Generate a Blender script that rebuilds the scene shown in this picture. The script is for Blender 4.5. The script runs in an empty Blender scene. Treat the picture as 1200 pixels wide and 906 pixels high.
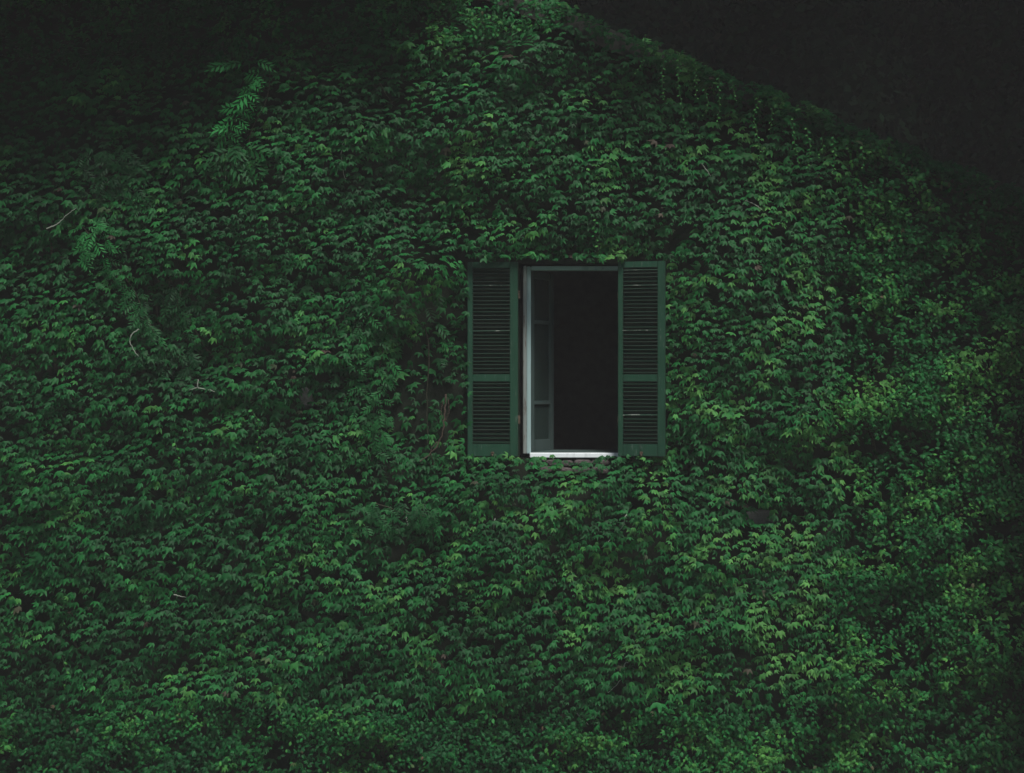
import bpy, bmesh, math, random
import numpy as np
from mathutils import Vector, Matrix
R = math.radians
random.seed(7)
rng = np.random.default_rng(11)
scene = bpy.context.scene
COL = scene.collection

# ------------------------------------------------------------------ camera
H, D, S = 4.0, 10.0, 164.0          # camera height, distance to the wall face, photo pixels per metre on the wall
cam_d = bpy.data.cameras.new('camera')
cam = bpy.data.objects.new('camera', cam_d); COL.objects.link(cam)
cam.location = (0, -D, H); cam.rotation_euler = (R(90), 0, 0)
cam_d.sensor_width = 36; cam_d.lens = 36 * D / (1200 / S); cam_d.clip_end = 1000
scene.camera = cam
# ------------------------------------------------------------------ light
SUN_EL, SUN_AZ = 62, 158
w = bpy.data.worlds.new('World'); scene.world = w; w.use_nodes = True
nt = w.node_tree
sky = nt.nodes.new('ShaderNodeTexSky'); sky.sky_type = 'NISHITA'; sky.sun_disc = False
sky.sun_elevation = R(SUN_EL); sky.sun_rotation = R(SUN_AZ)
bg = nt.nodes['Background']; bg.inputs[1].default_value = 0.05
nt.links.new(sky.outputs[0], bg.inputs[0])
sun_d = bpy.data.lights.new('sun', 'SUN'); sun_d.energy = 4.0; sun_d.angle = R(15); sun_d.color = (1, 0.97, 0.92)
sun = bpy.data.objects.new('sun', sun_d); COL.objects.link(sun)
sdir = Vector((math.sin(R(SUN_AZ)) * math.cos(R(SUN_EL)), math.cos(R(SUN_AZ)) * math.cos(R(SUN_EL)), math.sin(R(SUN_EL))))
sun.rotation_euler = sdir.to_track_quat('Z', 'Y').to_euler(); sun.location = (4, -14, 16)
vs = scene.view_settings
vs.view_transform = 'Standard'; vs.look = 'None'; vs.exposure = 0.55; vs.gamma = 1.0; vs.use_curve_mapping = False
scene.cycles.max_bounces = 6; scene.cycles.diffuse_bounces = 3; scene.cycles.transparent_max_bounces = 8
scene.cycles.use_denoising = True

# ------------------------------------------------------------------ helpers
def P(px, py, y=0.0):
    """a spot on the plane at depth y, given where it sits on the photographed facade"""
    k = (D + y) / D
    return Vector(((px - 600) / S * k, y, H + (453 - py) / S * k))

def mat(name, rough=0.6):
    m = bpy.data.materials.new(name); m.use_nodes = True
    b = m.node_tree.nodes['Principled BSDF']; b.inputs['Roughness'].default_value = rough
    return m, m.node_tree, b

def N(nt, kind, **kw):
    n = nt.nodes.new(kind)
    for k, v in kw.items():
        if k.startswith('i_'): n.inputs[k[2:].replace('_', ' ')].default_value = v
        else: setattr(n, k, v)
    return n

def ramp(nt, fac, stops):
    r = nt.nodes.new('ShaderNodeValToRGB')
    el = r.color_ramp.elements
    while len(el) < len(stops): el.new(0.5)
    for e, (p, c) in zip(el, stops): e.position = p; e.color = (*c, 1) if len(c) == 3 else c
    nt.links.new(fac, r.inputs[0]); return r.outputs[0]

def mix(nt, fac, a, b, mode='MIX'):
    m = nt.nodes.new('ShaderNodeMix'); m.data_type = 'RGBA'; m.blend_type = mode
    for s, v in ((0, fac), (6, a), (7, b)):
        if hasattr(v, 'links'): nt.links.new(v, m.inputs[s])
        else: m.inputs[s].default_value = v if s == 0 else (*v, 1)
    return m.outputs[2]

def noise(nt, scale, detail=4, vec=None, rough=0.5):
    n = N(nt, 'ShaderNodeTexNoise'); n.inputs['Scale'].default_value = scale; n.inputs['Detail'].default_value = detail
    n.inputs['Roughness'].default_value = rough
    if vec: nt.links.new(vec, n.inputs['Vector'])
    return n.outputs['Fac']

def coords(nt, scale=(1, 1, 1), world=True):
    if world: o = N(nt, 'ShaderNodeNewGeometry').outputs['Position']
    else: o = N(nt, 'ShaderNodeTexCoord').outputs['Object']
    m = N(nt, 'ShaderNodeMapping'); m.inputs['Scale'].default_value = scale
    nt.links.new(o, m.inputs['Vector']); return m.outputs['Vector']

def bump(nt, b, h, strength=0.4, dist=0.01):
    n = N(nt, 'ShaderNodeBump'); n.inputs['Strength'].default_value = strength; n.inputs['Distance'].default_value = dist
    nt.links.new(h, n.inputs['Height']); nt.links.new(n.outputs[0], b.inputs['Normal'])

# ------------------------------------------------------------------ materials
def leaf_material(name, g0, g1, g2, red, trans=0.16, rough=0.5, spec=0.07):
    """leaf: tint.r moves dark green to young yellow-green, tint.g the depth of the pigment, tint.b to autumn red"""
    m, nt, b = mat(name, rough)
    at = N(nt, 'ShaderNodeAttribute', attribute_name='tint')
    sp = N(nt, 'ShaderNodeSeparateColor'); nt.links.new(at.outputs['Color'], sp.inputs[0])
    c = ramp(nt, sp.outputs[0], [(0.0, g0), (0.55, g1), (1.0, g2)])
    c = mix(nt, sp.outputs[2], c, red)
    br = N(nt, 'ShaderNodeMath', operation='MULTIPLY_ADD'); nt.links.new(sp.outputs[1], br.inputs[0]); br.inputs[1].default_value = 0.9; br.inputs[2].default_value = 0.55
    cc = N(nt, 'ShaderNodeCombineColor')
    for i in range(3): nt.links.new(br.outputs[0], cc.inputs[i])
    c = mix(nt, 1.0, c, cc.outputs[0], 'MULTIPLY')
    n1 = noise(nt, 60, 3, coords(nt))
    c = mix(nt, 0.35, c, ramp(nt, n1, [(0.3, (0.35, 0.35, 0.35)), (0.7, (1, 1, 1))]), 'MULTIPLY')
    nt.links.new(c, b.inputs['Base Color'])
    b.inputs['Specular IOR Level'].default_value = spec
    t = N(nt, 'ShaderNodeBsdfTranslucent'); nt.links.new(c, t.inputs[0])
    ms = N(nt, 'ShaderNodeMixShader'); ms.inputs[0].default_value = trans
    nt.links.new(b.outputs[0], ms.inputs[1]); nt.links.new(t.outputs[0], ms.inputs[2])
    nt.links.new(ms.outputs[0], nt.nodes['Material Output'].inputs[0])
    return m

M = {}
M['ivy'] = leaf_material('ivy_leaf', (0.005, 0.048, 0.013), (0.011, 0.092, 0.022), (0.056, 0.168, 0.038), (0.05, 0.034, 0.028))
M['creeper'] = leaf_material('creeper_leaf', (0.005, 0.050, 0.014), (0.011, 0.098, 0.022), (0.054, 0.175, 0.035), (0.07, 0.045, 0.03))
M['frond'] = leaf_material('frond_leaf', (0.006, 0.042, 0.014), (0.010, 0.08, 0.02), (0.022, 0.16, 0.04), (0.06, 0.045, 0.03))
M['tree'] = leaf_material('shade_tree_leaf', (0.02, 0.05, 0.02), (0.035, 0.07, 0.025), (0.05, 0.09, 0.03), (0.06, 0.05, 0.03), trans=0.1, spec=.05, rough=.8)
M['yew'] = leaf_material('yew_leaf', (0.006, 0.014, 0.008), (0.01, 0.022, 0.011), (0.014, 0.032, 0.015), (0.02, 0.02, 0.012), trans=0.0, spec=.03, rough=.9)

def paint(name, base, base2, worn, thr, rough=0.55, stretch=(8, 8, 60)):
    m, nt, b = mat(name, rough); b.inputs['Specular IOR Level'].default_value = 0.15
    v = coords(nt, stretch)
    c = mix(nt, noise(nt, 0.6, 4, v), base, base2)
    g = noise(nt, 2.2, 6, v, 0.65)
    c = mix(nt, ramp(nt, g, [(thr, (0, 0, 0)), (thr + 0.07, (1, 1, 1))]), c, worn)
    d = noise(nt, 1.1, 5, coords(nt, (20, 20, 3)), 0.6)
    c = mix(nt, ramp(nt, d, [(0.55, (0, 0, 0)), (0.75, (0.6, 0.6, 0.6))]), c, tuple(x * 0.45 for x in base))
    nt.links.new(c, b.inputs['Base Color']); bump(nt, b, g, 0.25, 0.003)
    return m
M['shutter'] = paint('shutter_paint', (0.006, 0.030, 0.016), (0.014, 0.060, 0.034), (0.05, 0.080, 0.06), 0.60, stretch=(30, 30, 5))
M['slat'] = paint('slat_paint', (0.005, 0.020, 0.011), (0.008, 0.028, 0.016), (0.05, 0.06, 0.05), 0.66, stretch=(8, 8, 60))
M['slat_worn'] = paint('worn_slat_paint', (0.012, 0.042, 0.026), (0.03, 0.06, 0.04), (0.24, 0.26, 0.23), 0.54, stretch=(7, 7, 30))
M['frame'] = paint('window_frame_paint', (0.22, 0.31, 0.31), (0.28, 0.38, 0.38), (0.14, 0.14, 0.13), 0.66, stretch=(30, 30, 4))
M['frame_old'] = paint('weathered_frame_paint', (0.15, 0.17, 0.16), (0.21, 0.23, 0.22), (0.10, 0.08, 0.07), 0.56, stretch=(30, 30, 4))
M['sash'] = paint('shaded_sash_paint', (0.032, 0.050, 0.047), (0.045, 0.067, 0.063), (0.12, 0.12, 0.11), 0.70, stretch=(30, 30, 4))  # paint darkened to carry the shade inside the window opening
M['sill'] = paint('sill_stone', (0.58, 0.62, 0.64), (0.72, 0.75, 0.76), (0.42, 0.38, 0.36), 0.62, stretch=(6, 30, 20))
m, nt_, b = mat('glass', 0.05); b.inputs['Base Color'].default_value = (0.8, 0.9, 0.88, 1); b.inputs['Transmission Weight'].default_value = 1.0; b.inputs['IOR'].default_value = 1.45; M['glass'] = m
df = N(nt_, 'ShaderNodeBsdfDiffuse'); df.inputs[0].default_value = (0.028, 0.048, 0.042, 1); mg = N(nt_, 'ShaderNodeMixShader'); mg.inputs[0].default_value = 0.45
nt_.links.new(b.outputs[0], mg.inputs[1]); nt_.links.new(df.outputs[0], mg.inputs[2]); nt_.links.new(mg.outputs[0], nt_.nodes['Material Output'].inputs[0])   # grey-green diffuse stands in for the panes' dim reflection and dust
def rocky(name, stops, scale=7, rough=0.9, bd=0.02):
    m, nt, b = mat(name, rough); v = coords(nt); b.inputs['Specular IOR Level'].default_value = 0.06
    a = noise(nt, scale, 7, v, 0.6); c = ramp(nt, a, stops)
    c = mix(nt, 0.5, c, ramp(nt, noise(nt, scale * 7, 4, v), [(0.3, (0.45, 0.45, 0.45)), (0.7, (1, 1, 1))]), 'MULTIPLY')
    nt.links.new(c, b.inputs['Base Color']); bump(nt, b, a, 0.6, bd); return m
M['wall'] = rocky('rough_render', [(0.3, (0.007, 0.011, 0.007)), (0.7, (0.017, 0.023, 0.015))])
M['stone'] = rocky('sill_rubble', [(0.3, (0.04, 0.035, 0.034)), (0.7, (0.11, 0.094, 0.092))], 30)
M['patch'] = rocky('bare_stone', [(0.3, (0.04, 0.043, 0.04)), (0.7, (0.075, 0.08, 0.075))], 18)
M['room'] = rocky('room_plaster', [(0.3, (0.10, 0.10, 0.10)), (0.7, (0.13, 0.13, 0.13))], 2, bd=0.002)
M['roof'] = rocky('roof_tile', [(0.3, (0.02, 0.022, 0.018)), (0.7, (0.045, 0.045, 0.04))], 9)
M['ground'] = rocky('grass_ground', [(0.3, (0.025, 0.05, 0.018)), (0.7, (0.05, 0.085, 0.03))], 3)
M['hill'] = rocky('wooded_hill', [(0.3, (0.015, 0.025, 0.012)), (0.7, (0.03, 0.045, 0.02))], 1.5)
M['bark'] = rocky('bark', [(0.3, (0.05, 0.035, 0.025)), (0.7, (0.10, 0.08, 0.06))], 12)
M['dry'] = rocky('dry_stem', [(0.3, (0.045, 0.033, 0.026)), (0.7, (0.09, 0.07, 0.055))], 40)
M['twig'] = rocky('pale_twig', [(0.3, (0.16, 0.18, 0.15)), (0.7, (0.30, 0.32, 0.27))], 40)
M['vine'] = rocky('vine_stem', [(0.3, (0.02, 0.022, 0.014)), (0.7, (0.045, 0.045, 0.03))], 40)
M['iron'] = rocky('rusty_iron', [(0.3, (0.05, 0.035, 0.025)), (0.7, (0.16, 0.12, 0.09))], 60)

# ------------------------------------------------------------------ object helpers
def link(name, me, m=None, parent=None):
    o = bpy.data.objects.new(name, me); COL.objects.link(o)
    if m and me is not None: me.materials.append(m)
    if parent: o.parent = parent
    return o
def tag(o, label=None, cat=None, group=None, kind=None):
    for k, v in (('label', label), ('category', cat), ('group', group), ('kind', kind)):
        if v: o[k] = v
    return o
def empty(name, loc=(0, 0, 0), parent=None):
    o = bpy.data.objects.new(name, None); COL.objects.link(o); o.location = loc; o.empty_display_size = 0.2
    if parent: o.parent = parent
    return o
def mesh_np(name, V, F):
    """V (n,3), F (m,k) all faces with k corners"""
    me = bpy.data.meshes.new(name); n, k = F.shape
    me.vertices.add(len(V)); me.vertices.foreach_set('co', np.asarray(V, np.float32).ravel())
    me.loops.add(n * k); me.loops.foreach_set('vertex_index', F.astype(np.int32).ravel())
    me.polygons.add(n); me.polygons.foreach_set('loop_start', np.arange(0, n * k, k, dtype=np.int32))
    me.update(calc_edges=True); me.validate()
    return me
def set_tint(me, T):
    a = me.attributes.new('tint', 'FLOAT_COLOR', 'POINT')
    a.data.foreach_set('color', np.concatenate([T, np.ones((len(T), 1))], 1).astype(np.float32).ravel())
def box(name, a, b, m, parent=None, bev=0.0, jag=0.0):
    bm = bmesh.new(); bmesh.ops.create_cube(bm, size=1)
    c = (Vector(a) + Vector(b)) / 2; s = Vector(b) - Vector(a)
    for v in bm.verts: v.co = Vector((v.co.x * s.x, v.co.y * s.y, v.co.z * s.z)) + c
    if bev: bmesh.ops.bevel(bm, geom=bm.edges[:], offset=bev, segments=2, affect='EDGES')
    if jag:
        for v in bm.verts: v.co += Vector((random.uniform(-1, 1), random.uniform(-1, 1), random.uniform(-1, 1))) * jag
    me = bpy.data.meshes.new(name); bm.to_mesh(me); bm.free()
    return link(name, me, m, parent)
def tube_data(pts, r0, r1, seg=6):
    """tapered tube along points -> V, F(quads)"""
    pts = [Vector(p) for p in pts]; V = []; F = []
    n = len(pts)
    for i, p in enumerate(pts):
        t = (pts[min(i + 1, n - 1)] - pts[max(i - 1, 0)]).normalized()
        u = t.cross(Vector((0.3, 0.9, 0.2))).normalized(); v = t.cross(u)
        r = r0 + (r1 - r0) * i / (n - 1)
        for s in range(seg):
            a = 2 * math.pi * s / seg; V.append(p + (u * math.cos(a) + v * math.sin(a)) * r)
    for i in range(n - 1):
        for s in range(seg):
            F.append((i * seg + s, i * seg + (s + 1) % seg, (i + 1) * seg + (s + 1) % seg, (i + 1) * seg + s))
    return np.array([tuple(v) for v in V]), np.array(F)
def tube(name, pts, r0, r1, m, parent=None, seg=6):
    V, F = tube_data(pts, r0, r1, seg); me = mesh_np(name, V, F)
    me.polygons.foreach_set('use_smooth', np.ones(len(F), bool)); return link(name, me, m, parent)
def smooth_path(ctrl, n=14, wob=0.0):
    """Catmull-Rom through ctrl points"""
    c = [np.array(tuple(p)) for p in ctrl]; c = [2 * c[0] - c[1]] + c + [2 * c[-1] - c[-2]]; out = []
    segs = len(c) - 3
    for i in range(n):
        t = i / (n - 1) * segs; k = min(int(t), segs - 1); u = t - k
        a, b, cc, d = c[k:k + 4]
        p = 0.5 * (2 * b + (cc - a) * u + (2 * a - 5 * b + 4 * cc - d) * u * u + (3 * b - a - 3 * cc + d) * u ** 3)
        out.append(p + rng.normal(0, wob, 3) if wob else p)
    return out

# value noise on a lattice
_tab = np.random.default_rng(5).random((256, 256))
def vnoise(x, y):
    xi = np.floor(x).astype(int); yi = np.floor(y).astype(int); fx = x - xi; fy = y - yi
    fx = fx * fx * (3 - 2 * fx); fy = fy * fy * (3 - 2 * fy)
    g = lambda a, b: _tab[a % 256, b % 256]
    return (g(xi, yi) * (1 - fx) + g(xi + 1, yi) * fx) * (1 - fy) + (g(xi, yi + 1) * (1 - fx) + g(xi + 1, yi + 1) * fx) * fy
def fbm(x, y, o=4):
    s = 0; a = 0.5; t = 0
    for i in range(o):
        s = s + a * vnoise(x * 2 ** i + 17.3 * i, y * 2 ** i + 9.1 * i); t += a; a *= 0.5
    return s / t

# ------------------------------------------------------------------ ground, hill
V, F = [], []
me = bpy.data.meshes.new('ground'); bm = bmesh.new(); bmesh.ops.create_grid(bm, x_segments=60, y_segments=60, size=120)
for v in bm.verts: v.co.z = 0.25 * (float(fbm(np.array(v.co.x * .05), np.array(v.co.y * .05))) - 0.5) - 0.1
bm.to_mesh(me); bm.free(); tag(link('ground', me, M['ground']), 'dark grassy ground below the ivy wall', None, None, 'structure')
me = bpy.data.meshes.new('hill'); bm = bmesh.new(); bmesh.ops.create_grid(bm, x_segments=90, y_segments=40, size=1)
for v in bm.verts:
    x = v.co.x * 70; y = 15 + (v.co.y + 1) * 25; t = (v.co.y + 1) / 2
    z = -0.5 + 18.5 * min(1, t * 3) ** 0.8 + 2.2 * (float(fbm(np.array(x * .3), np.array(y * .3))) - 0.5)
    v.co = (x, y, z)
bm.to_mesh(me); bm.free(); tag(link('hill', me, M['hill']), 'dark wooded slope behind the house', None, None, 'structure')

# ------------------------------------------------------------------ house
house = tag(empty('house', (0, 0, 0)), 'old gabled house wall overgrown with ivy around one open shuttered window', 'house')
XL, XR, XA = P(-900, 0).x, P(1500, 0).x, P(300, 0).x
roofz = lambda px: P(0, 54 + abs(px - 300) * 0.404 - (762 - 300) * 0.404).z - 0.17     # line of the gable verge
verge_py = lambda px: 52 + (px - 762) * 0.404
O0, O1 = P(609, 309), P(740, 537)      # opening: upper left, lower right
zT, zB = O0.z, O1.z; xl, xr = O0.x, O1.x
TH = 0.42
# wall with a real opening: ring of quads front and back plus the reveals
outer = [(XL, 0), (XR, 0), (XR, roofz(1500)), (XA, roofz(300)), (XL, roofz(-900))]
bm = bmesh.new()
def poly(pts, y): return [bm.verts.new((p[0], y, p[1])) for p in pts]
panels = [[(XL, -0.3), (xl, -0.3), (xl, zB), (xl, zT), (xl, roofz(609)), (XA, roofz(300)), (XL, roofz(-900))],
          [(xr, -0.3), (XR, -0.3), (XR, roofz(1500)), (xr, roofz(737)), (xr, zT), (xr, zB)],
          [(xl, -0.3), (xr, -0.3), (xr, zB), (xl, zB)],
          [(xl, zT), (xr, zT), (xr, roofz(737)), (xl, roofz(609))]]
for y in (0.0, TH):
    for p in panels: bm.faces.new(poly(p, y))
ring = [(xl, zB), (xr, zB), (xr, zT), (xl, zT)]
a = poly(ring, 0.0); c = poly(ring, TH)
for i in range(4): bm.faces.new((a[i], a[(i + 1) % 4], c[(i + 1) % 4], c[i]))
bmesh.ops.remove_doubles(bm, verts=bm.verts, dist=1e-4)
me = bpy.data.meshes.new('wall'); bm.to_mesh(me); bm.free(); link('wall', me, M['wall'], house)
# dark room behind the opening
bm = bmesh.new()
RX0, RX1, RY0, RY1, RZ0, RZ1 = xl - 1.6, xr + 1.4, TH + 0.003, TH + 2.5, zB - 0.9, zT + 0.5
cs = [(RX0, RZ0), (RX1, RZ0), (RX1, RZ1), (RX0, RZ1)]
f = [bm.verts.new((x, RY0, z)) for x, z in cs]; k = [bm.verts.new((x, RY1, z)) for x, z in cs]
for i in range(4): bm.faces.new((f[i], f[(i + 1) % 4], k[(i + 1) % 4], k[i]))
bm.faces.new(k)
me = bpy.data.meshes.new('room'); bm.to_mesh(me); bm.free(); link('room', me, M['room'], house)
# side walls, back wall, roof slabs
box('side_wall', (XL, TH, -0.3), (XL + .3, 3.2, roofz(-900) - .02), M['wall'], house)
box('side_wall', (XR - .3, TH, -0.3), (XR, 3.2, roofz(1500) - .02), M['wall'], house)
box('back_wall', (XL, 3.2, -0.3), (XR, 3.5, roofz(1500) - .02), M['wall'], house)
roof = empty('roof', (0, 0, 0), house)
for s in (-1, 1):
    bm = bmesh.new(); e = (1500, -900)[s < 0]
    x0, z0, x1, z1 = XA, roofz(300), P(e + 30 * s, 0).x, roofz(e + 30 * s)
    vs_ = [bm.verts.new(c) for c in ((x0, -.06, z0 + .01), (x1, -.06, z1 + .01), (x1, 3.6, z1 + .01), (x0, 3.6, z0 + .01), (x0, -.06, z0 + .16), (x1, -.06, z1 + .16), (x1, 3.6, z1 + .16), (x0, 3.6, z0 + .16))]
    for q in ((0, 1, 2, 3), (4, 5, 6, 7), (0, 1, 5, 4), (1, 2, 6, 5), (2, 3, 7, 6), (3, 0, 4, 7)): bm.faces.new([vs_[i] for i in q])
    bmesh.ops.recalc_face_normals(bm, faces=bm.faces); me = bpy.data.meshes.new('roof_slope'); bm.to_mesh(me); bm.free(); link('roof_slope', me, M['roof'], roof)

# window frame (recessed 7 cm), sill
wf = empty('window_frame', (0, 0, 0), house)
FY0, FY1 = 0.02, 0.11
A, Bq = P(613, 311.5, FY0), P(737, 532, FY0)
w1 = 4.2 / S; w2 = 5.0 / S
box('frame_stile', (A.x, FY0, Bq.z), (A.x + w1, FY1, A.z), M['frame_old'], wf, 0.004)
box('frame_stile', (A.x + w1 + .001, FY0 + .014, Bq.z), (A.x + w1 + w2, FY1 + .03, A.z - .003), M['frame'], wf, 0.004)
box('frame_stile', (Bq.x - w1 - w2, FY0 + .002, Bq.z), (Bq.x, FY1, A.z), M['frame'], wf, 0.004)
box('frame_head', (A.x + w1 + w2 + .001, FY0 + .006, A.z - 5.2 / S), (Bq.x - w1 - w2 - .001, FY1 - .01, A.z - .002), M['frame'], wf, 0.004)
a_, b_ = P(621, 531.2, -0.05), P(728, 536.6, -0.05)
box('window_sill', (a_.x, -0.05, b_.z), (b_.x, 0.045, a_.z), M['sill'], house, 0.004)
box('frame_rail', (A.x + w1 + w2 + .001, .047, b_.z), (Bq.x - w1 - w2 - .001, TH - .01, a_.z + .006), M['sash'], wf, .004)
# rubble stones under the sill
def rubble(px, py, sw, sh, m, y):
    bm = bmesh.new(); bmesh.ops.create_icosphere(bm, subdivisions=2, radius=1)
    q = random.random() * 50
    for v in bm.verts:
        c = v.co; c = Vector([math.copysign(abs(t) ** .7, t) for t in c]); k = .85 + .4 * float(fbm(np.array(c.x * 1.6 + q), np.array(c.z * 1.6 + c.y + q), 2))
        v.co = Vector((c.x * sw / S / 2 * k, c.y * .035, c.z * sh / S / 2 * k))
    me = bpy.data.meshes.new('stone'); bm.to_mesh(me); bm.free(); o = link('stone', me, m, house); o.location = P(px, py, y); o.rotation_euler.y = random.uniform(-.15, .15)
for px, py, sw, sh in ((630, 542, 20, 8), (648, 542, 17, 8), (664, 543, 15, 8), (682, 542, 20, 8), (703, 542, 22, 8), (641, 550, 19, 8), (660, 551, 20, 9), (681, 551, 22, 8), (702, 551, 20, 8)): rubble(px, py, sw, sh, M['stone'], -.02)
# bare stones glimpsed in gaps of the ivy
BARE = [(890, 607, 15, 8), (359, 467, 6, 10)]
for px, py, rx, rz in BARE: rubble(px, py, rx * 2.5, rz * 2.5, M['patch'], -.05)

# sashes: hinged on the frame stile, opened into the room
def sash(hx, z0, z1, width, ang):
    s = empty('window_sash', (hx, FY0 + .05, z0), house); s.rotation_euler.z = ang
    h = z1 - z0; t = 0.035; st = 0.05
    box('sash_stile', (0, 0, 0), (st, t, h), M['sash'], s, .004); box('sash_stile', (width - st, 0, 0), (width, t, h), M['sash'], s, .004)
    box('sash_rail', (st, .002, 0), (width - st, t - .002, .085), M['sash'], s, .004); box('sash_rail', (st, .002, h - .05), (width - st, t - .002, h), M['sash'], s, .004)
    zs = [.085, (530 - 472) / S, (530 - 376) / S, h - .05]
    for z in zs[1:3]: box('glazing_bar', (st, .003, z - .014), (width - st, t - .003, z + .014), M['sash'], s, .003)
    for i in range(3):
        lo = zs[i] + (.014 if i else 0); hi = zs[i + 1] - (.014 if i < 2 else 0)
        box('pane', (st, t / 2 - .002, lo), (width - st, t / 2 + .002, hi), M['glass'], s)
    return s
zs0, zs1 = Bq.z + .012, A.z - 5.4 / S
sash(A.x + w1 + w2 + .002, zs0, zs1, 0.335, R(59))
s = sash(Bq.x - w1 - w2 + .03, zs0, zs1, 0.32, R(88))

# louvred shutters
def shutter(px0, px1, py0, py1, y, ang, hinge_right, sl, srr, worn):
    k = (D + y) / D; hpx = px1 if hinge_right else px0
    o = P(hpx, py1, y); sh = empty('shutter', o, house)
    sgn = -1 if hinge_right else 1
    sh.rotation_euler.z = ang
    Wd = (px1 - px0) / S * k / math.cos(ang); Ht = (py1 - py0) / S * k; T = 0.04
    x0, x1 = (-Wd, 0) if hinge_right else (0, Wd)
    u = k / S
    zz = lambda py: (py1 - py) * u
    sl, srr = sl * u, srr * u
    box('stile', (x0, -T / 2, 0), (x0 + sl, T / 2, Ht), M['shutter'], sh, .004)
    box('stile', (x1 - srr, -T / 2, 0), (x1, T / 2, Ht), M['shutter'], sh, .004)
    box('rail', (x0 + sl, -T / 2 + .003, 0), (x1 - srr, T / 2 - .003, zz(520)), M['shutter'], sh, .004)
    box('rail', (x0 + sl, -T / 2 + .003, zz(447.5)), (x1 - srr, T / 2 - .003, zz(438.5)), M['shutter'], sh, .004)
    box('rail', (x0 + sl, -T / 2 + .003, zz(314.5)), (x1 - srr, T / 2 - .003, Ht), M['shutter'], sh, .004)
    box('back_panel', (x0 + sl, T / 2 - .006, zz(520)), (x1 - srr, T / 2 - .002, zz(314.5)), M['slat'], sh)
    xa, xb = x0 + sl - .004, x1 - srr + .004
    # slat: thin rounded board sloping down and out
    prof = [(-.0125, -.0046), (-.0152, -.0026), (-.0144, .0002), (.0115, .0046), (.0135, .0014)]
    def slat_mesh(m):
        V = [(x, py_, pz_) for x in (xa, xb) for py_, pz_ in prof]; n = len(prof)
        me = bpy.data.meshes.new('slat'); me.from_pydata(V, [], [tuple(range(n))] + [tuple(range(2 * n - 1, n - 1, -1))] + [(i, i + n, (i + 1) % n + n, (i + 1) % n) for i in range(n)])
        me.update(); me.materials.append(m); return me
    m0, m1 = slat_mesh(M['slat']), slat_mesh(M['slat_worn'])
    def run(pa, pb, n, off):
        for i in range(n):
            py = pa + (pb - pa) * (i + .5) / n
            s = link('slat', m1 if (i + off) in worn else m0, None, sh); s.location = (0, -.003, zz(py) + random.gauss(0, .0011)); s.rotation_euler = (random.gauss(0, .09), random.gauss(0, .004), 0)
    run(314.5, 438.5, 28, 0); run(447.5, 520, 16, 28)
    # catch on the bottom rail, hinges
    cx = (x0 + x1) / 2
    box('catch', (cx - .012, -T / 2 - .014, .016), (cx + .012, -T / 2 + .002, .034), M['iron'], sh, .004); box('catch', (cx - .005, -T / 2 - .02, .002), (cx + .006, -T / 2 + .001, .018), M['iron'], sh, .002)
    for py in (345, 492):
        hx = x1 if hinge_right else x0
        box('hinge', (hx - .012, T / 2 - .001, zz(py) - .03), (hx + .012, T / 2 + .06, zz(py) + .03), M['iron'], sh, .003)
    return sh
shutter(548, 607, 307, 535, -.12, R(-4), True, 6.2, 9.5, (4, 16))
shutter(724.5, 778.5, 307, 534.5, -.15, R(-12), False, 6.0, 9.0, (0, 4, 16, 36))

# ------------------------------------------------------------------ ivy: leaf shapes
def ivy_leaf(seed):
    """three-pointed leaf, stalk end at the origin, tips down; local x right, y up the blade, z out of it"""
    r = np.random.default_rng(seed); j = lambda s=.05: r.normal(0, s)
    cl = 1.0 + j(.1); sp = 1 + j(.1)
    half = [(.24 * sp, .06 + j(.02)), (.46 * sp, -.20 + j(.03)), (.58 * sp + j(), -.76 + j()), (.23 * sp, -.39 + j(.03)), (.15, -.57 + j(.03))]
    pts = [(0, -.02)] + half + [(j(.03), -cl)] + [(-x * (1 + j(.08)), y + j(.03)) for x, y in half[::-1]]
    mid = [(0, -.16), (0, -.46), (.29 * sp, -.25), (-.29 * sp, -.25)]
    P2 = np.array(pts + mid); n = len(pts)
    x, y = P2[:, 0], P2[:, 1]
    z = -.16 * np.abs(x) ** 1.4 + .34 * np.clip(-y, 0, 2) ** 1.9 + .02     # blade hangs, tips flare outwards
    z[[4, 5, 7, 8]] -= .05                       # notches pulled in, veins proud
    z[n:] += .05
    m0, m1, mr, ml = n, n + 1, n + 2, n + 3
    F = [(0, m0, 1), (1, m0, mr), (1, mr, 2), (2, mr, 3), (3, mr, 4), (mr, m1, 4), (m0, m1, mr), (4, m1, 5), (5, m1, 6),
         (0, 11, m0), (11, ml, m0), (11, 10, ml), (10, 9, ml), (9, 8, ml), (ml, 8, m1), (m0, ml, m1), (8, 7, m1), (7, 6, m1)]
    F = [(c, b, a) for a, b, c in F]
    return np.stack([x, y * .89, z], 1), np.array(F)
def oval_leaf(seed):
    r = np.random.default_rng(seed)
    V = np.array([(0, 0, 0), (.30, -.35, -.08), (.26, -.7, -.12), (0, -1.05, -.2), (-.26, -.7, -.12), (-.30, -.35, -.08), (0, -.5, .04)]) + r.normal(0, .03, (7, 3))
    return V, np.array([(6, 1, 0), (6, 2, 1), (6, 3, 2), (6, 4, 3), (6, 5, 4), (6, 0, 5)])[:, ::-1]
IVY = [ivy_leaf(s) for s in range(10)]
OVAL = [oval_leaf(s) for s in range(6)]
QUAD = [(np.array([(0, 0, 0), (.34, -.5, -.05), (0, -1.05, -.16), (-.34, -.5, -.05)]), np.array([(0, 2, 1), (0, 3, 2)]))]

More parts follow.
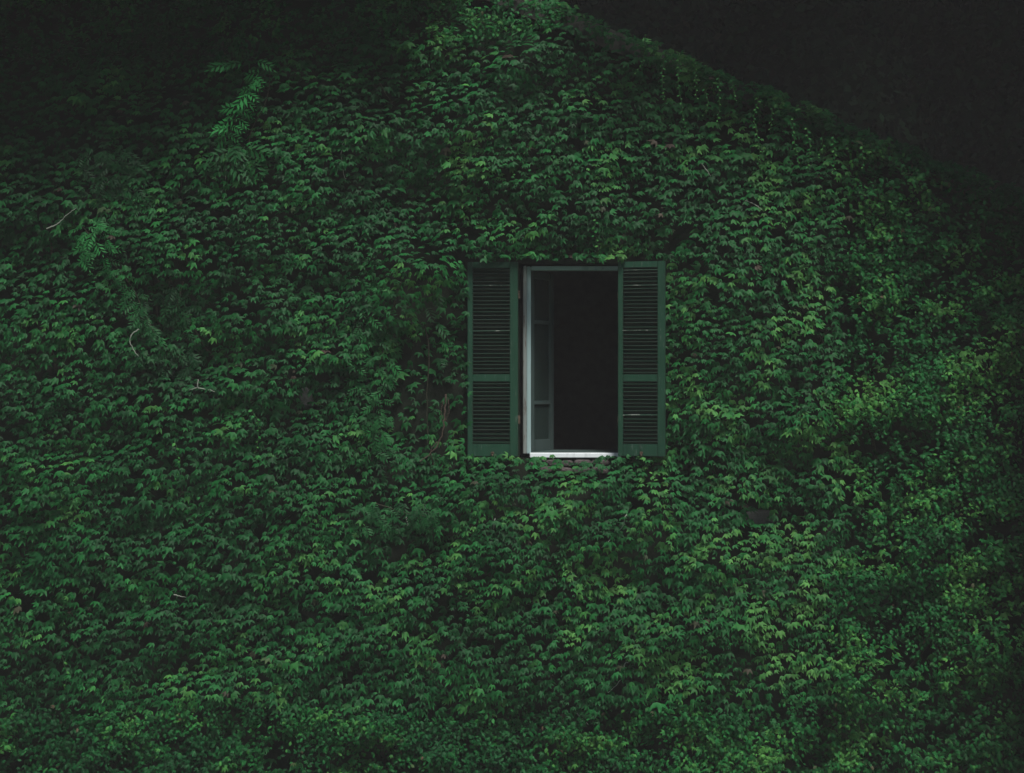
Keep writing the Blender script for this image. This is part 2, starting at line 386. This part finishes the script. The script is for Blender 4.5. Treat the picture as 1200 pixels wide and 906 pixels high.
def frames(nrm, roll):
    """orthonormal frames for leaves: z = normal, y = up the blade turned by roll"""
    z = nrm / np.linalg.norm(nrm, axis=1, keepdims=True)
    up = np.tile([0., 0., 1.], (len(z), 1)); y = up - z * np.sum(up * z, 1, keepdims=True)
    y /= np.linalg.norm(y, axis=1, keepdims=True) + 1e-9; x = np.cross(y, z)
    c, s = np.cos(roll)[:, None], np.sin(roll)[:, None]
    x2 = x * c + y * s; y2 = -x * s + y * c
    return np.stack([x2, y2, z], 2)              # columns are axes
def scatter(name, shapes, pos, fr, size, tint, m, parent=None, smooth=True):
    which = rng.integers(0, len(shapes), len(pos)); Vs, Fs, Ts = [], [], []; off = 0
    for k, (V, F) in enumerate(shapes):
        i = np.where(which == k)[0]
        if not len(i): continue
        W = np.einsum('nij,vj->nvi', fr[i], V) * size[i][:, None, None] + pos[i][:, None, :]
        nv = len(V); Vs.append(W.reshape(-1, 3)); Fs.append((F[None] + (np.arange(len(i)) * nv)[:, None, None]).reshape(-1, 3) + off); Ts.append(np.repeat(tint[i], nv, 0)); off += nv * len(i)
    V = np.concatenate(Vs); F = np.concatenate(Fs); me = mesh_np(name, V, F); set_tint(me, np.concatenate(Ts))
    if smooth: me.polygons.foreach_set('use_smooth', np.ones(len(F), bool))
    return link(name, me, m, parent)

# ------------------------------------------------------------------ ivy: fields over the facade (photo pixel units px, py)
def bumpf(px, py, cx, cy, rx, ry): return np.exp(-(((px - cx) / rx) ** 2 + ((py - cy) / ry) ** 2))
HOLLOWS = [(498, 468, 46, 66, .34), (510, 395, 30, 50, .24), (200, 375, 36, 55, .12), (228, 430, 40, 26, .08), (520, 250, 80, 34, .07),
           (830, 140, 60, 34, .07), (900, 607, 24, 14, .12), (359, 467, 12, 14, .08), (327, 707, 14, 12, .08), (560, 850, 70, 24, .1), (1150, 300, 70, 60, .07),
           (850, 470, 60, 12, .05), (900, 545, 50, 14, .06), (1130, 700, 70, 40, .09), (760, 690, 50, 14, .06), (960, 250, 60, 25, .05), (140, 110, 90, 30, .05)]
BULGES = [(500, 318, 44, 20, .22), (470, 376, 30, 20, .14), (525, 350, 18, 18, .08), (200, 315, 42, 24, .13), (225, 395, 20, 12, .06), (860, 660, 60, 26, .09), (930, 500, 40, 26, .06), (700, 640, 40, 30, .08), (640, 70, 60, 30, .10), (700, 40, 60, 20, .08), (1040, 470, 50, 34, .10), (1020, 800, 50, 40, .12),
          (120, 560, 120, 30, .06), (60, 600, 60, 40, .05), (430, 150, 40, 20, .05), (790, 750, 60, 22, .08), (640, 570, 90, 14, .05), (430, 860, 50, 22, .09), (1080, 650, 70, 40, .08)]
def depth(px, py):
    a = R(-14); u = px * math.cos(a) - py * math.sin(a) * -1; v = -px * math.sin(a) * -1 + py * math.cos(a)
    a2 = R(-36); s2 = 1 / (1 + np.exp(-((px - 640) / 90 + (py - 520) / 160)))
    u1, v1 = px * math.cos(R(14)) - py * math.sin(R(14)), px * math.sin(R(14)) + py * math.cos(R(14))
    u2, v2 = px * math.cos(R(38)) - py * math.sin(R(38)), px * math.sin(R(38)) + py * math.cos(R(38))
    n1 = fbm(u1 / 70, v1 / 28, 3); n2 = fbm(u2 / 75 + 40, v2 / 26 + 13, 3); n0 = fbm(px / 150 + 3, py / 150 + 8, 3)
    d = .19 + .20 * ((n1 * (1 - s2) + n2 * s2) - .45) + .20 * (n0 - .45)
    for cx, cy, rx, ry, k in HOLLOWS: d = d - k * bumpf(px, py, cx, cy, rx, ry)
    for cx, cy, rx, ry, k in BULGES: d = d + k * bumpf(px, py, cx, cy, rx, ry)
    # thinner round the window so that the shutters stay clear
    ex = np.maximum(np.maximum(548 - px, px - 779), 0); ey = np.maximum(np.maximum(307 - py, py - 535), 0); e = np.sqrt(ex ** 2 + ey ** 2)
    d = d * (1 - .55 * np.exp(-(e / 28) ** 2))
    return np.maximum(d, .02)
def small(px, py):
    n = (fbm(px / 40, py / 40, 3) - .5)
    r = (px - 988 + 50 * n) / 10; b = (py - 832 + 36 * n) / 8
    tl = (78 - .1 * np.clip(px - 250, 0, 400) - py + 40 * n) / 8
    return np.maximum(np.maximum(r, b), tl) > 0
def free(px, py, marg=0):
    """true where ivy may grow: below the verge, off the window, off the bare stones"""
    ok = py > verge_py(px) - 1 + 18 * (fbm(px / 24, py / 24, 3) - .5)
    win = (px > 545 - marg) & (px < 782 + marg) & (py > 305) & (py < 537 + marg)
    win |= (px > 648) & (px < 694) & (py > 530) & (py < 541 + 4 * (fbm(px / 9, py / 9, 2)))
    ok &= ~win
    for cx, cy, rx, rz in BARE: ok &= ((px - cx) / rx) ** 2 + ((py - cy) / rz) ** 2 > 1 + .5 * (fbm(px / 8, py / 8, 2) - .5)
    return ok
def wall_pos(px, py, d):
    k = (D - d) / D
    return np.stack([(px - 600) / S * k, -d, H + (453 - py) / S * k], 1)
def normals(px, py, tilt, spread):
    e = 4.0
    gx = (depth(px + e, py) - depth(px - e, py)) / (2 * e) * S; gz = -(depth(px, py + e) - depth(px, py - e)) / (2 * e) * S
    n = np.stack([-gx * .6, -np.ones_like(px), -gz * .45], 1); n /= np.linalg.norm(n, axis=1, keepdims=True)
    n = n + np.stack([np.zeros_like(px), np.zeros_like(px), np.full_like(px, math.tan(tilt))], 1)
    return n + rng.normal(0, spread, n.shape)
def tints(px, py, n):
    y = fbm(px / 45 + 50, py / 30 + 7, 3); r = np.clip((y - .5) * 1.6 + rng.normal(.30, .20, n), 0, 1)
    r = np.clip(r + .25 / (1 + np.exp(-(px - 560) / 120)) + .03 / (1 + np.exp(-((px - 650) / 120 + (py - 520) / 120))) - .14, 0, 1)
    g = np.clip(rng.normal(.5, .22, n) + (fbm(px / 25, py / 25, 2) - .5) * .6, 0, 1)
    redp = .002 + .018 * np.clip(fbm(px / 60 + 90, py / 40 + 33, 2) - .55, 0, 1) * 4
    b = (rng.random(n) < redp) * rng.uniform(.4, 1, n)
    return np.stack([r, g, b], 1)

def rows(px0, px1, py0, py1, dv, du, ang, jit):
    """candidate spots in slanting overlapping rows"""
    c, s = math.cos(ang), math.sin(ang); L = 1700
    v = np.arange(-L, L, dv); u = np.arange(-L, L, du)
    U, Vv = np.meshgrid(u, v); U = U + (np.arange(len(v)) % 2)[:, None] * du / 2 + rng.normal(0, jit * du, U.shape); Vv = Vv + rng.normal(0, jit * dv, Vv.shape)
    px = U * c + Vv * s + 600; py = -U * s + Vv * c + 453
    py = py + 10 * (fbm(px / 90, py / 90, 2) - .5) * 2
    m = (px > px0) & (px < px1) & (py > py0) & (py < py1); return px[m], py[m]

ivy = tag(empty('ivy', P(600, 900)), 'dense dark green three-pointed ivy covering the wall around the window', 'ivy')
ivy.location = (0, 0, 0)
# outer shingling leaves
px, py = rows(-90, 1010, 20, 860, 7.4, 5.0, R(11), .22)
d = depth(px, py)
keep = free(px, py) & ~small(px, py)
hollow = np.clip((.085 - d) / .07, 0, 1); keep &= rng.random(len(px)) > .10 + .74 * hollow
keep &= rng.random(len(px)) > .6 * np.clip((.50 - fbm(px / 26 + 5, py / 13 + 5, 3)) * 4, 0, 1)
px, py, d = px[keep], py[keep], d[keep]; n = len(px)
size = np.clip(rng.normal(7.8, 1.8, n), 3.2, 14) / S * (.7 + .65 * (fbm(px / 55 + 20, py / 55, 3)))
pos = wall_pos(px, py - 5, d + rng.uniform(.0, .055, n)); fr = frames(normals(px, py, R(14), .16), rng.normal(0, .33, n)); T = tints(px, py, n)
# the 300 leaves that show largest are pieces of their own
inside = (px > 8) & (px < 1192) & (py > 130) & (py < 820)
idx = np.argsort(-(size * inside))[:300]; rest = np.setdiff1d(np.arange(n), idx)
scatter('foliage', IVY, pos[rest], fr[rest], size[rest], T[rest], M['ivy'], ivy)['kind'] = 'stuff'
protos = []
for k in range(20):
    V, F = IVY[k % len(IVY)]; me = mesh_np('leaf', V, F); t = T[rng.integers(0, n)].copy(); t[2] = 0 if k < 18 else .8
    set_tint(me, np.tile(t, (len(V), 1))); me.materials.append(M['ivy']); me.polygons.foreach_set('use_smooth', np.ones(len(F), bool)); protos.append((t, me))
for i in idx:
    best = min(rng.permutation(len(protos))[:6], key=lambda q: np.abs(protos[q][0] - T[i]).sum())
    o = link('leaf', protos[best][1], None, ivy)
    mm = Matrix(fr[i].tolist()).to_4x4(); mm = Matrix.Translation(Vector(pos[i])) @ mm @ Matrix.Scale(float(size[i]), 4); o.matrix_world = mm
# leaves hanging over the window head
px = np.concatenate([rng.uniform(690, 736, 18), rng.uniform(552, 686, 40)]); py = np.concatenate([rng.normal(303, 3, 18), rng.normal(303, 2, 40)]); n = len(px)
scatter('head_foliage', IVY, wall_pos(px, py - 4, rng.uniform(.13, .24, n)), frames(np.stack([rng.normal(0, .3, n), -np.ones(n), rng.normal(.7, .3, n)], 1), rng.normal(0, .5, n)), rng.uniform(6, 10, n) / S, tints(px, py, n), M['ivy'], ivy)['kind'] = 'stuff'
# stray leaves reaching over the edges of the shutters
px = np.concatenate([rng.normal(546, 3, 22), rng.normal(781.5, 3, 22), rng.uniform(550, 606, 12), rng.uniform(726, 778, 12)]); py = np.concatenate([rng.uniform(318, 535, 44), rng.normal(536, 2, 24)]); n = len(px)
scatter('edge_foliage', IVY, wall_pos(px, py, rng.uniform(.15, .2, n)), frames(np.stack([rng.normal(0, .4, n), -np.ones(n), rng.normal(.4, .3, n)], 1), rng.normal(0, .6, n)), rng.uniform(5, 9, n) / S, tints(px, py, n), M['ivy'], ivy)['kind'] = 'stuff'
# inner leaves in the shade of the outer ones
px, py = rows(-90, 1290, -60, 990, 9, 9, R(6), .4); d = depth(px, py); keep = free(px, py) & (rng.random(len(px)) > .40 + .05 * np.clip((.07 - d) / .06, 0, 1))
px, py, d = px[keep], py[keep], d[keep]; n = len(px)
pos = wall_pos(px, py - 5, np.maximum(d - rng.uniform(.05, .16, n), .008)); size = np.clip(rng.normal(9.5, 2, n), 5, 14) / S
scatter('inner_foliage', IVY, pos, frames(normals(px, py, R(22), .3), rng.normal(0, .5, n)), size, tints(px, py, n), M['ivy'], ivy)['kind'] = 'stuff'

# fringe along the verge: clumps lying over the roof edge, runners hanging off it
px = rng.uniform(640, 1290, 4200); off = np.abs(rng.normal(0, 12, 4200)); py = verge_py(px) - 3 + off + 13 * (fbm(px / 22, px * 0, 3) - .5) * 2
k_ = rng.random(4200) < np.clip((fbm(px / 14 + 3, px * 0 + 9, 3) - .3) * 3, .15, 1); px, py = px[k_], py[k_]
n = len(px); pos = wall_pos(px, py, rng.uniform(.08, .26, n)); size = rng.uniform(4, 9, n) / S
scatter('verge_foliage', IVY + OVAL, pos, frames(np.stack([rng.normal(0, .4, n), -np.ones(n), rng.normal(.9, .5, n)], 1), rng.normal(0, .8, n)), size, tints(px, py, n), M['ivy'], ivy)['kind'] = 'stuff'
def runner(ctrl, leaf=4.2, d=.36, step=3.6, name='runner', parent=ivy):
    pts = smooth_path([P(x, y, -d) for x, y in ctrl], 16, .003)
    V, F = tube_data(pts, .0035, .0018, 4); Vs = [V]; Fs = [np.concatenate([F[:, [0, 1, 2]], F[:, [0, 2, 3]]])]; off = len(V); Ts = [np.tile([.3, .4, .3], (len(V), 1))]
    L = sum(np.linalg.norm(np.array(pts[i + 1]) - np.array(pts[i])) for i in range(15)); nl = max(4, int(L * S / step))
    for i in range(nl):
        t = i / (nl - 1) * 14.99; k = int(t); p = np.array(pts[k]) * (1 - t + k) + np.array(pts[k + 1]) * (t - k)
        V, F = OVAL[i % 6]; s = leaf / S * random.uniform(.7, 1.2) * (1 - .35 * i / nl)
        fr_ = frames(np.array([[random.gauss(0, .5), -1, random.gauss(.7, .4)]]), np.array([(1 if i % 2 else -1) * random.uniform(.5, 1.3)]))[0]
        Vs.append(V @ fr_.T * s + p); Fs.append(F + off); off += len(V); Ts.append(np.tile([random.uniform(.4, .9), random.uniform(.5, .9), 0], (len(V), 1)))
    me = mesh_np(name, np.concatenate(Vs), np.concatenate(Fs)); set_tint(me, np.concatenate(Ts)); return link(name, me, M['creeper'], parent)
for c in ([(797, 70), (795, 95), (798, 120), (803, 148), (808, 160)], [(814, 70), (815, 90), (816, 114)], [(842, 92), (843, 122), (840, 148)], [(826, 105), (830, 122), (825, 135)],
          [(929, 140), (930, 160), (934, 178), (936, 194)], [(976, 160), (978, 180), (977, 201)], [(962, 160), (964, 172), (958, 183)], [(757, 40), (754, 66), (750, 78), (744, 87)],
          [(888, 115), (884, 140), (890, 170), (889, 205)], [(780, 60), (776, 90), (779, 120)], [(858, 96), (862, 118)], [(905, 128), (903, 150)], [(1010, 172), (1012, 196)], [(945, 150), (949, 176), (946, 200)]):
    runner(c, 3.8 if c[0][0] < 920 else 4.4)
for c in ([(700, 250), (697, 270), (704, 300)], [(632, 180), (634, 196), (630, 214)], [(612, 500 + 150), (610, 690)], [(205, 520), (210, 540), (207, 560)], [(295, 480), (303, 500), (300, 530)], [(72, 770), (78, 790), (76, 806)]):
    runner(c, 5.0, .27, 4.5)

# woody stems, dry root and pale twigs
def stem(ctrl, d, r0, r1, m, name, wob=.004):
    return tube(name, smooth_path([P(x, y, -(d if np.isscalar(d) else d[i])) for i, (x, y) in enumerate(ctrl)], 22, wob), r0, r1, m, ivy)
tag(stem([(523, 462), (522, 476), (521, 490), (519, 505), (514, 520), (504, 532), (492, 541)], .17, .008, .004, M['dry'], 'dry_stem', .003), 'dry brown stem hanging in the dark hollow beside the shutter')
for c in ([(519, 470), (517, 484), (520, 498)], [(525, 468), (526, 482), (522, 494)], [(512, 518), (505, 528), (508, 545)]): stem(c, .15, .004, .002, M['dry'], 'dry_stem', .002)
tw = [([(55, 268), (68, 262), (78, 252), (90, 244)], .36, .0048), ([(163, 386), (155, 392), (152, 400), (156, 409), (162, 418)], .36, .0052), ([(232, 445), (232, 454), (241, 456), (252, 459)], .32, .0055), ([(232, 454), (222, 457)], .32, .004),
      ([(736, 605), (733, 604), (731, 612), (729, 618), (720, 627), (712, 636), (705, 642)], .30, .0048), ([(736, 776), (732, 778), (731, 790), (722, 803), (712, 812)], .30, .0042),
      ([(402, 165), (400, 180), (403, 205), (406, 210)], .24, .004), ([(445, 97), (452, 110), (460, 121)], .26, .007), ([(580, 607), (578, 622)], .25, .005), ([(822, 192), (829, 201), (833, 207)], .22, .005), ([(873, 235), (885, 240), (893, 246)], .22, .005),
      ([(316, 84), (315, 105), (308, 128), (298, 145), (292, 165), (291, 178)], .30, .007), ([(265, 192), (264, 214)], .25, .004), ([(204, 697), (212, 699), (219, 700)], .25, .005), ([(672, 585), (673, 592)], .26, .004), ([(476, 606), (478, 616)], .26, .006),
      ([(676, 836), (690, 850)], .2, .005)]
for c, dd, r in tw: stem(c, dd, (r if r != .007 else .0035), r * .4, M['twig'] if r != .007 else M['vine'], 'twig', .0015)
for i in range(26):
    x = random.uniform(-40, 1180); y0 = random.uniform(300, 860); a = random.uniform(-.5, .5); L = random.uniform(120, 300)
    if 520 < x < 800: continue
    pts = [(x + a * L * t + 12 * math.sin(t * 6 + i), y0 - L * t) for t in (0, .25, .5, .75, 1)]
    if any(y < verge_py(q) + 12 or (530 < q < 795 and 290 < y < 545) for q, y in pts): continue
    stem(pts, .035, .011, .006, M['vine'], 'stem')

# ------------------------------------------------------------------ small-leaved creeper: right end, foot and top of the wall
creeper = tag(empty('creeper'), 'loose small-leaved creeper along the right end, foot and top of the wall', 'creeper')
def clusters(n, cond, lo, hi, per, spread, lsz, tilt):
    cx = rng.uniform(lo[0], hi[0], n); cy = rng.uniform(lo[1], hi[1], n)
    dens = fbm(cx / 45 + 11, cy / 34 + 71, 3); k = cond(cx, cy) & (rng.random(n) < np.clip((dens - .38) * 5, .22, 1)); cx, cy = cx[k], cy[k]
    px = np.repeat(cx, per) + rng.normal(0, spread, len(cx) * per); py = np.repeat(cy, per) + rng.normal(0, spread * .8, len(cx) * per)
    dd = depth(px, py) + np.repeat(rng.uniform(-.04, .09, len(cx)), per) + rng.normal(0, .02, len(px)); k = free(px, py)
    px, py, dd = px[k], py[k], np.maximum(dd[k], .01); n = len(px)
    nr = normals(px, py, R(tilt), .42)
    return wall_pos(px, py, dd), frames(nr, rng.normal(0, .8, n)), np.clip(rng.normal(lsz, lsz * .25, n), 2.5, 12) / S, tints(px, py, n)
cond = lambda x, y: small(x, y) & (y > verge_py(x) + 4)
p_, f_, s_, t_ = clusters(11500, cond, (960, 20), (1290, 990), 6, 5.0, 4.9, 30)
scatter('foliage', OVAL + IVY[:4], p_, f_, s_, t_, M['creeper'], creeper)['kind'] = 'stuff'
p_, f_, s_, t_ = clusters(9000, cond, (-90, 800), (1000, 990), 6, 5.0, 4.7, 30)
scatter('foot_foliage', OVAL + IVY[:4], p_, f_, s_, t_, M['creeper'], creeper)['kind'] = 'stuff'
p_, f_, s_, t_ = clusters(6500, cond, (-90, -60), (1000, 130), 6, 5.0, 4.9, 30)
scatter('top_foliage', OVAL + IVY[:4], p_, f_, s_, t_, M['creeper'], creeper)['kind'] = 'stuff'

# ------------------------------------------------------------------ pinnate shoots growing out of the ivy
def frond_mesh(L, nl, droop, seed, wl=.34):
    r = np.random.default_rng(seed); Vs, Fs = [], []; off = 0
    sp = [np.array((0, -L * t, .18 * L * math.sin(t * 2.4) - droop * L * t * t)) for t in np.linspace(0, 1, 8)]
    V, F = tube_data(sp, .0025, .001, 3); Vs.append(V); Fs.append(np.concatenate([F[:, [0, 1, 2]], F[:, [0, 2, 3]]])); off = len(V)
    for i in range(nl):
        t = .12 + .88 * i / (nl - 1); k = min(int(t * 7), 6); p = sp[k] * (1 - t * 7 + k) + sp[k + 1] * (t * 7 - k)
        for s in ((-1, 1) if i < nl - 1 else (0,)):
            ln = L * wl * math.sin(.5 + t * 2.1) * r.uniform(.85, 1.15); a = s * (1.05 - .35 * t) + r.normal(0, .1)
            dx = np.array((math.sin(a), -math.cos(a), -.25 + r.normal(0, .1))); nx = np.array((math.cos(a), math.sin(a), 0)) * ln * .15
            V = np.array([p, p + dx * ln * .45 + nx + (0, 0, .02 * ln), p + dx * ln, p + dx * ln * .45 - nx + (0, 0, .02 * ln)])
            Vs.append(V); Fs.append(np.array([(0, 2, 1), (0, 3, 2)]) + off); off += 4
    return np.concatenate(Vs), np.concatenate(Fs)
FR = [frond_mesh(1.0, 5, .35, s, .52) for s in range(6)]
def shoot(label, stem_ctrl, fronds, tint, d):
    root = tag(empty('climbing_shoot'), label, 'shoot', 'feathery shoots growing out of the ivy')
    if stem_ctrl: tube('stem', smooth_path([P(x, y, -d * .9) for x, y in stem_ctrl], 14, .002), .006, .003, M['vine'], root)
    for px, py, L, roll, tw in fronds:
        V, F = FR[random.randrange(6)]; nrm = np.array([[random.gauss(0, .25) + tw, -1, random.uniform(.3, .9)]])
        W = V @ frames(nrm, np.array([roll]))[0].T * (L / S) + np.array(tuple(P(px, py, -d - random.uniform(0, .06))))
        me = mesh_np('frond', W, F); t = np.clip(np.array(tint) + [random.gauss(0, .12), random.gauss(0, .12), 0], 0, 1); set_tint(me, np.tile(t, (len(V), 1))); link('frond', me, M['frond'], root)
g = lambda a, b: random.uniform(a, b)
shoot('bright green feathery shoot hanging near the top, with stacked horizontal fronds', [(312, 78), (306, 100), (298, 125), (290, 160)],
      [(308 - .55 * (y - 84) + g(-2, 2), y, g(15, 24), g(-1.7, -.6), -.2) for y in np.linspace(86, 158, 13)] + [(300 - .45 * (y - 84), y, g(14, 18), g(.8, 1.3), .2) for y in np.linspace(90, 158, 8)] + [(285, 74, 24, -1.3, 0), (270, 78, 24, -1.4, 0), (300, 72, 20, 1.2, 0)], (.85, .95, 0), .30)
shoot('lit feathery shoot near the left edge of the wall beside a pale bent twig', [(92, 262), (106, 276), (118, 292), (130, 305)],
      [(g(92, 130), y, g(11, 17), g(-1.6, 1.6), 0) for y in np.linspace(258, 304, 24)], (.7, .7, 0), .30)
shoot('feathery shoot trailing down diagonally below the lit shoot on the left', [(132, 308), (150, 330), (164, 355), (178, 385), (186, 400)],
      [(132 + (y - 308) * .58 + g(-9, 9), y, g(11, 16), g(-1.5, 1.5), 0) for y in np.linspace(306, 395, 36)], (.35, .45, 0), .26)
shoot('dark feathery bush of fine leaves above the forked pale twig', [(215, 330), (205, 370), (198, 410), (190, 440)],
      [(g(160, 232), y, g(11, 17), g(-1.3, 1.3), 0) for y in np.linspace(335, 445, 80)], (.15, .25, 0), .18)
shoot('broad pinnate shoot spilling beside the dark hollow left of the window', [(470, 330), (455, 380), (445, 430), (438, 480), (436, 530)],
      [(g(414, 458), y, g(11, 17), g(-1.5, 1.5), 0) for y in np.linspace(325, 540, 80)], (.5, .5, 0), .16)
shoot('few drooping pinnate leaves inside the dark hollow against the shutter', [(498, 380), (503, 420), (500, 470), (501, 520)],
      [(g(478, 528), y, g(15, 21), g(-1.3, 1.3), 0) for y in np.linspace(340, 420, 5)], (.2, .3, 0), .09)
shoot('pale feathery sprig in the ivy below the dark upper left corner', [(262, 168), (272, 186), (292, 195)],
      [(g(258, 302), g(166, 198), g(20, 26), g(-1.5, 1.5), 0) for y in range(12)], (.35, .4, 0), .28)
shoot('dark feathery sprig in the ivy above the lit shoot near the left edge', [(95, 180), (125, 195), (150, 215)],
      [(g(92, 170), g(172, 245), g(12, 18), g(-1.5, 1.5), 0) for y in range(40)], (.15, .3, 0), .24)
shoot('dim pinnate sprig in the ivy just below the dark hollow', [(440, 590), (470, 600), (500, 605)],
      [(g(415, 505), g(588, 618), g(11, 16), g(-1.5, 1.5), 0) for y in range(36)], (.3, .4, 0), .24)

# ------------------------------------------------------------------ trees
def tree(name, label, base, height, blobs, leafsz, nleaf, m, trunk_r, group=None, shapes=None):
    root = tag(empty(name, base), label, 'tree', group); b = Vector(base)
    top = Vector((0, 0, height * .75)); tube('trunk', smooth_path([Vector((0, 0, -.3)), Vector((random.uniform(-.2, .2), .1, height * .35)), top], 10), trunk_r, trunk_r * .35, M['bark'], root, 8)
    for cx, cy, cz, rx, ry, rz in blobs[:8]:
        e = Vector((cx, cy, cz)) - b; s = Vector((0, 0, min(e.z - .2, height * .55)))
        tube('limb', smooth_path([s, s.lerp(e, .5) + Vector((0, 0, .25)), e], 8), trunk_r * .35, trunk_r * .08, M['bark'], root, 6)
    vol = np.array([q[3] * q[4] * q[5] for q in blobs]); vol = vol / vol.sum(); which = rng.choice(len(blobs), nleaf, p=vol); B = np.array(blobs)[which]
    dirs = rng.normal(0, 1, (nleaf, 3)); dirs /= np.linalg.norm(dirs, axis=1, keepdims=True); rad = rng.random(nleaf) ** .4
    pos = B[:, :3] + dirs * rad[:, None] * B[:, 3:] * (0.8 + .4 * fbm(dirs[:, 0] * 3 + which, dirs[:, 2] * 3, 2))[:, None] - np.array(base)
    scatter('crown', shapes or OVAL, pos, frames(dirs + rng.normal(0, .6, (nleaf, 3)), rng.normal(0, 1.5, nleaf)), rng.uniform(.7, 1.3, nleaf) * leafsz, np.stack([rng.random(nleaf), rng.random(nleaf), rng.random(nleaf) < .02], 1), m, root)
    return root
# dark yews behind the verge
for i, (x, y, h, r) in enumerate(((1.3, 5.6, 10.6, 1.7), (3.5, 5.5, 10.2, 1.7), (5.8, 5.7, 10.0, 1.8), (2.4, 7.4, 11.0, 2.0), (4.8, 7.6, 10.8, 2.0))):
    bl = []
    for k in range(12):
        t = k / 11; z = 3.8 + t * (h - 4.2); rr = r * (1 - .55 * t ** 2.4)
        bl.append((x + random.gauss(0, .25), y + random.gauss(0, .25), z, rr, rr, .8))
    lab = ['dark yew showing above the upper part of the sloping ivy edge', 'dark yew standing behind the middle of the sloping ivy edge', 'dark yew behind the low end of the sloping ivy edge', 'yew set farther back between the first two yews above the ivy edge', 'yew set farther back between the last two yews above the ivy edge'][i]
    tree('yew_tree', lab, (x, y, 0), h, bl, .11, 60000, M['yew'], .25, group='yews behind the house', shapes=QUAD)
# unseen trees added for shade over the yews and the wall's top and right
bl = [(x + random.gauss(0, .4), y + random.gauss(0, .4), z + random.gauss(0, .3), 2.0, 2.0, 1.2) for x in (0.5, 3.5, 6.5) for y in (2.8, 5.0, 7.6) for z in (10.9, 12.4)] + [(x, .9, 8.9, 1.0, .9, .8) for x in (1.4, 2.6, 3.8, 5.0)]
tree('tree', 'unseen broad tree added over the roof to shade the yews', (4.0, 10.5, 0), 13, bl, .22, 40000, M['tree'], .4, shapes=QUAD)
def over(px, y, up, r): q = P(px, 0, y); return (q.x, y, H + 2.762 * (D + y) / D + up, r, r * .75, r * .7)
bl = [over(-260, -1.0, .9, 1.0), over(-60, -.8, 1.0, .75), over(80, -.7, 1.0, .72), over(210, -.7, 1.0, .70), over(330, -.6, 1.0, .6), over(450, -.6, 1.02, .55)]
tree('tree', 'unseen tree added to shade the upper left of the wall', (-6.2, -1.2, 0), 9.5, bl, .13, 42000, M['tree'], .22, shapes=QUAD)
bl = [over(1500, -1.0, .4, 1.0), over(1330, -.9, .8, .8), over(1200, -.9, .95, .65), over(1090, -.8, 1.05, .5), over(980, -.8, 1.0, .4), over(890, -.8, .98, .32), over(800, -.8, .92, .30), over(735, -.7, .88, .28)]
bl += [(4.5, -1.0, z, .75, .8, .9) for z in (2.4, 3.4, 4.5, 5.6, 6.7)]
tree('tree', 'unseen tree added to shade the upper right and right edge of the wall', (6.4, -1.3, 0), 9.0, bl, .13, 52000, M['tree'], .22, shapes=QUAD)

# ------------------------------------------------------------------ thin grey volume added to lift the blacks
hz = tag(box('black_lift_haze', (-126, -126, -1.6), (126, 126, 22), None), None, None, None, 'stuff')
mh = bpy.data.materials.new('black_lift_haze'); mh.use_nodes = True; nh = mh.node_tree; nh.nodes.remove(nh.nodes['Principled BSDF'])
pv = nh.nodes.new('ShaderNodeVolumePrincipled'); pv.inputs['Density'].default_value = 0.0025; pv.inputs['Color'].default_value = (0.90, 0.885, 0.865, 1)
nh.links.new(pv.outputs[0], nh.nodes['Material Output'].inputs['Volume']); hz.data.materials.append(mh)
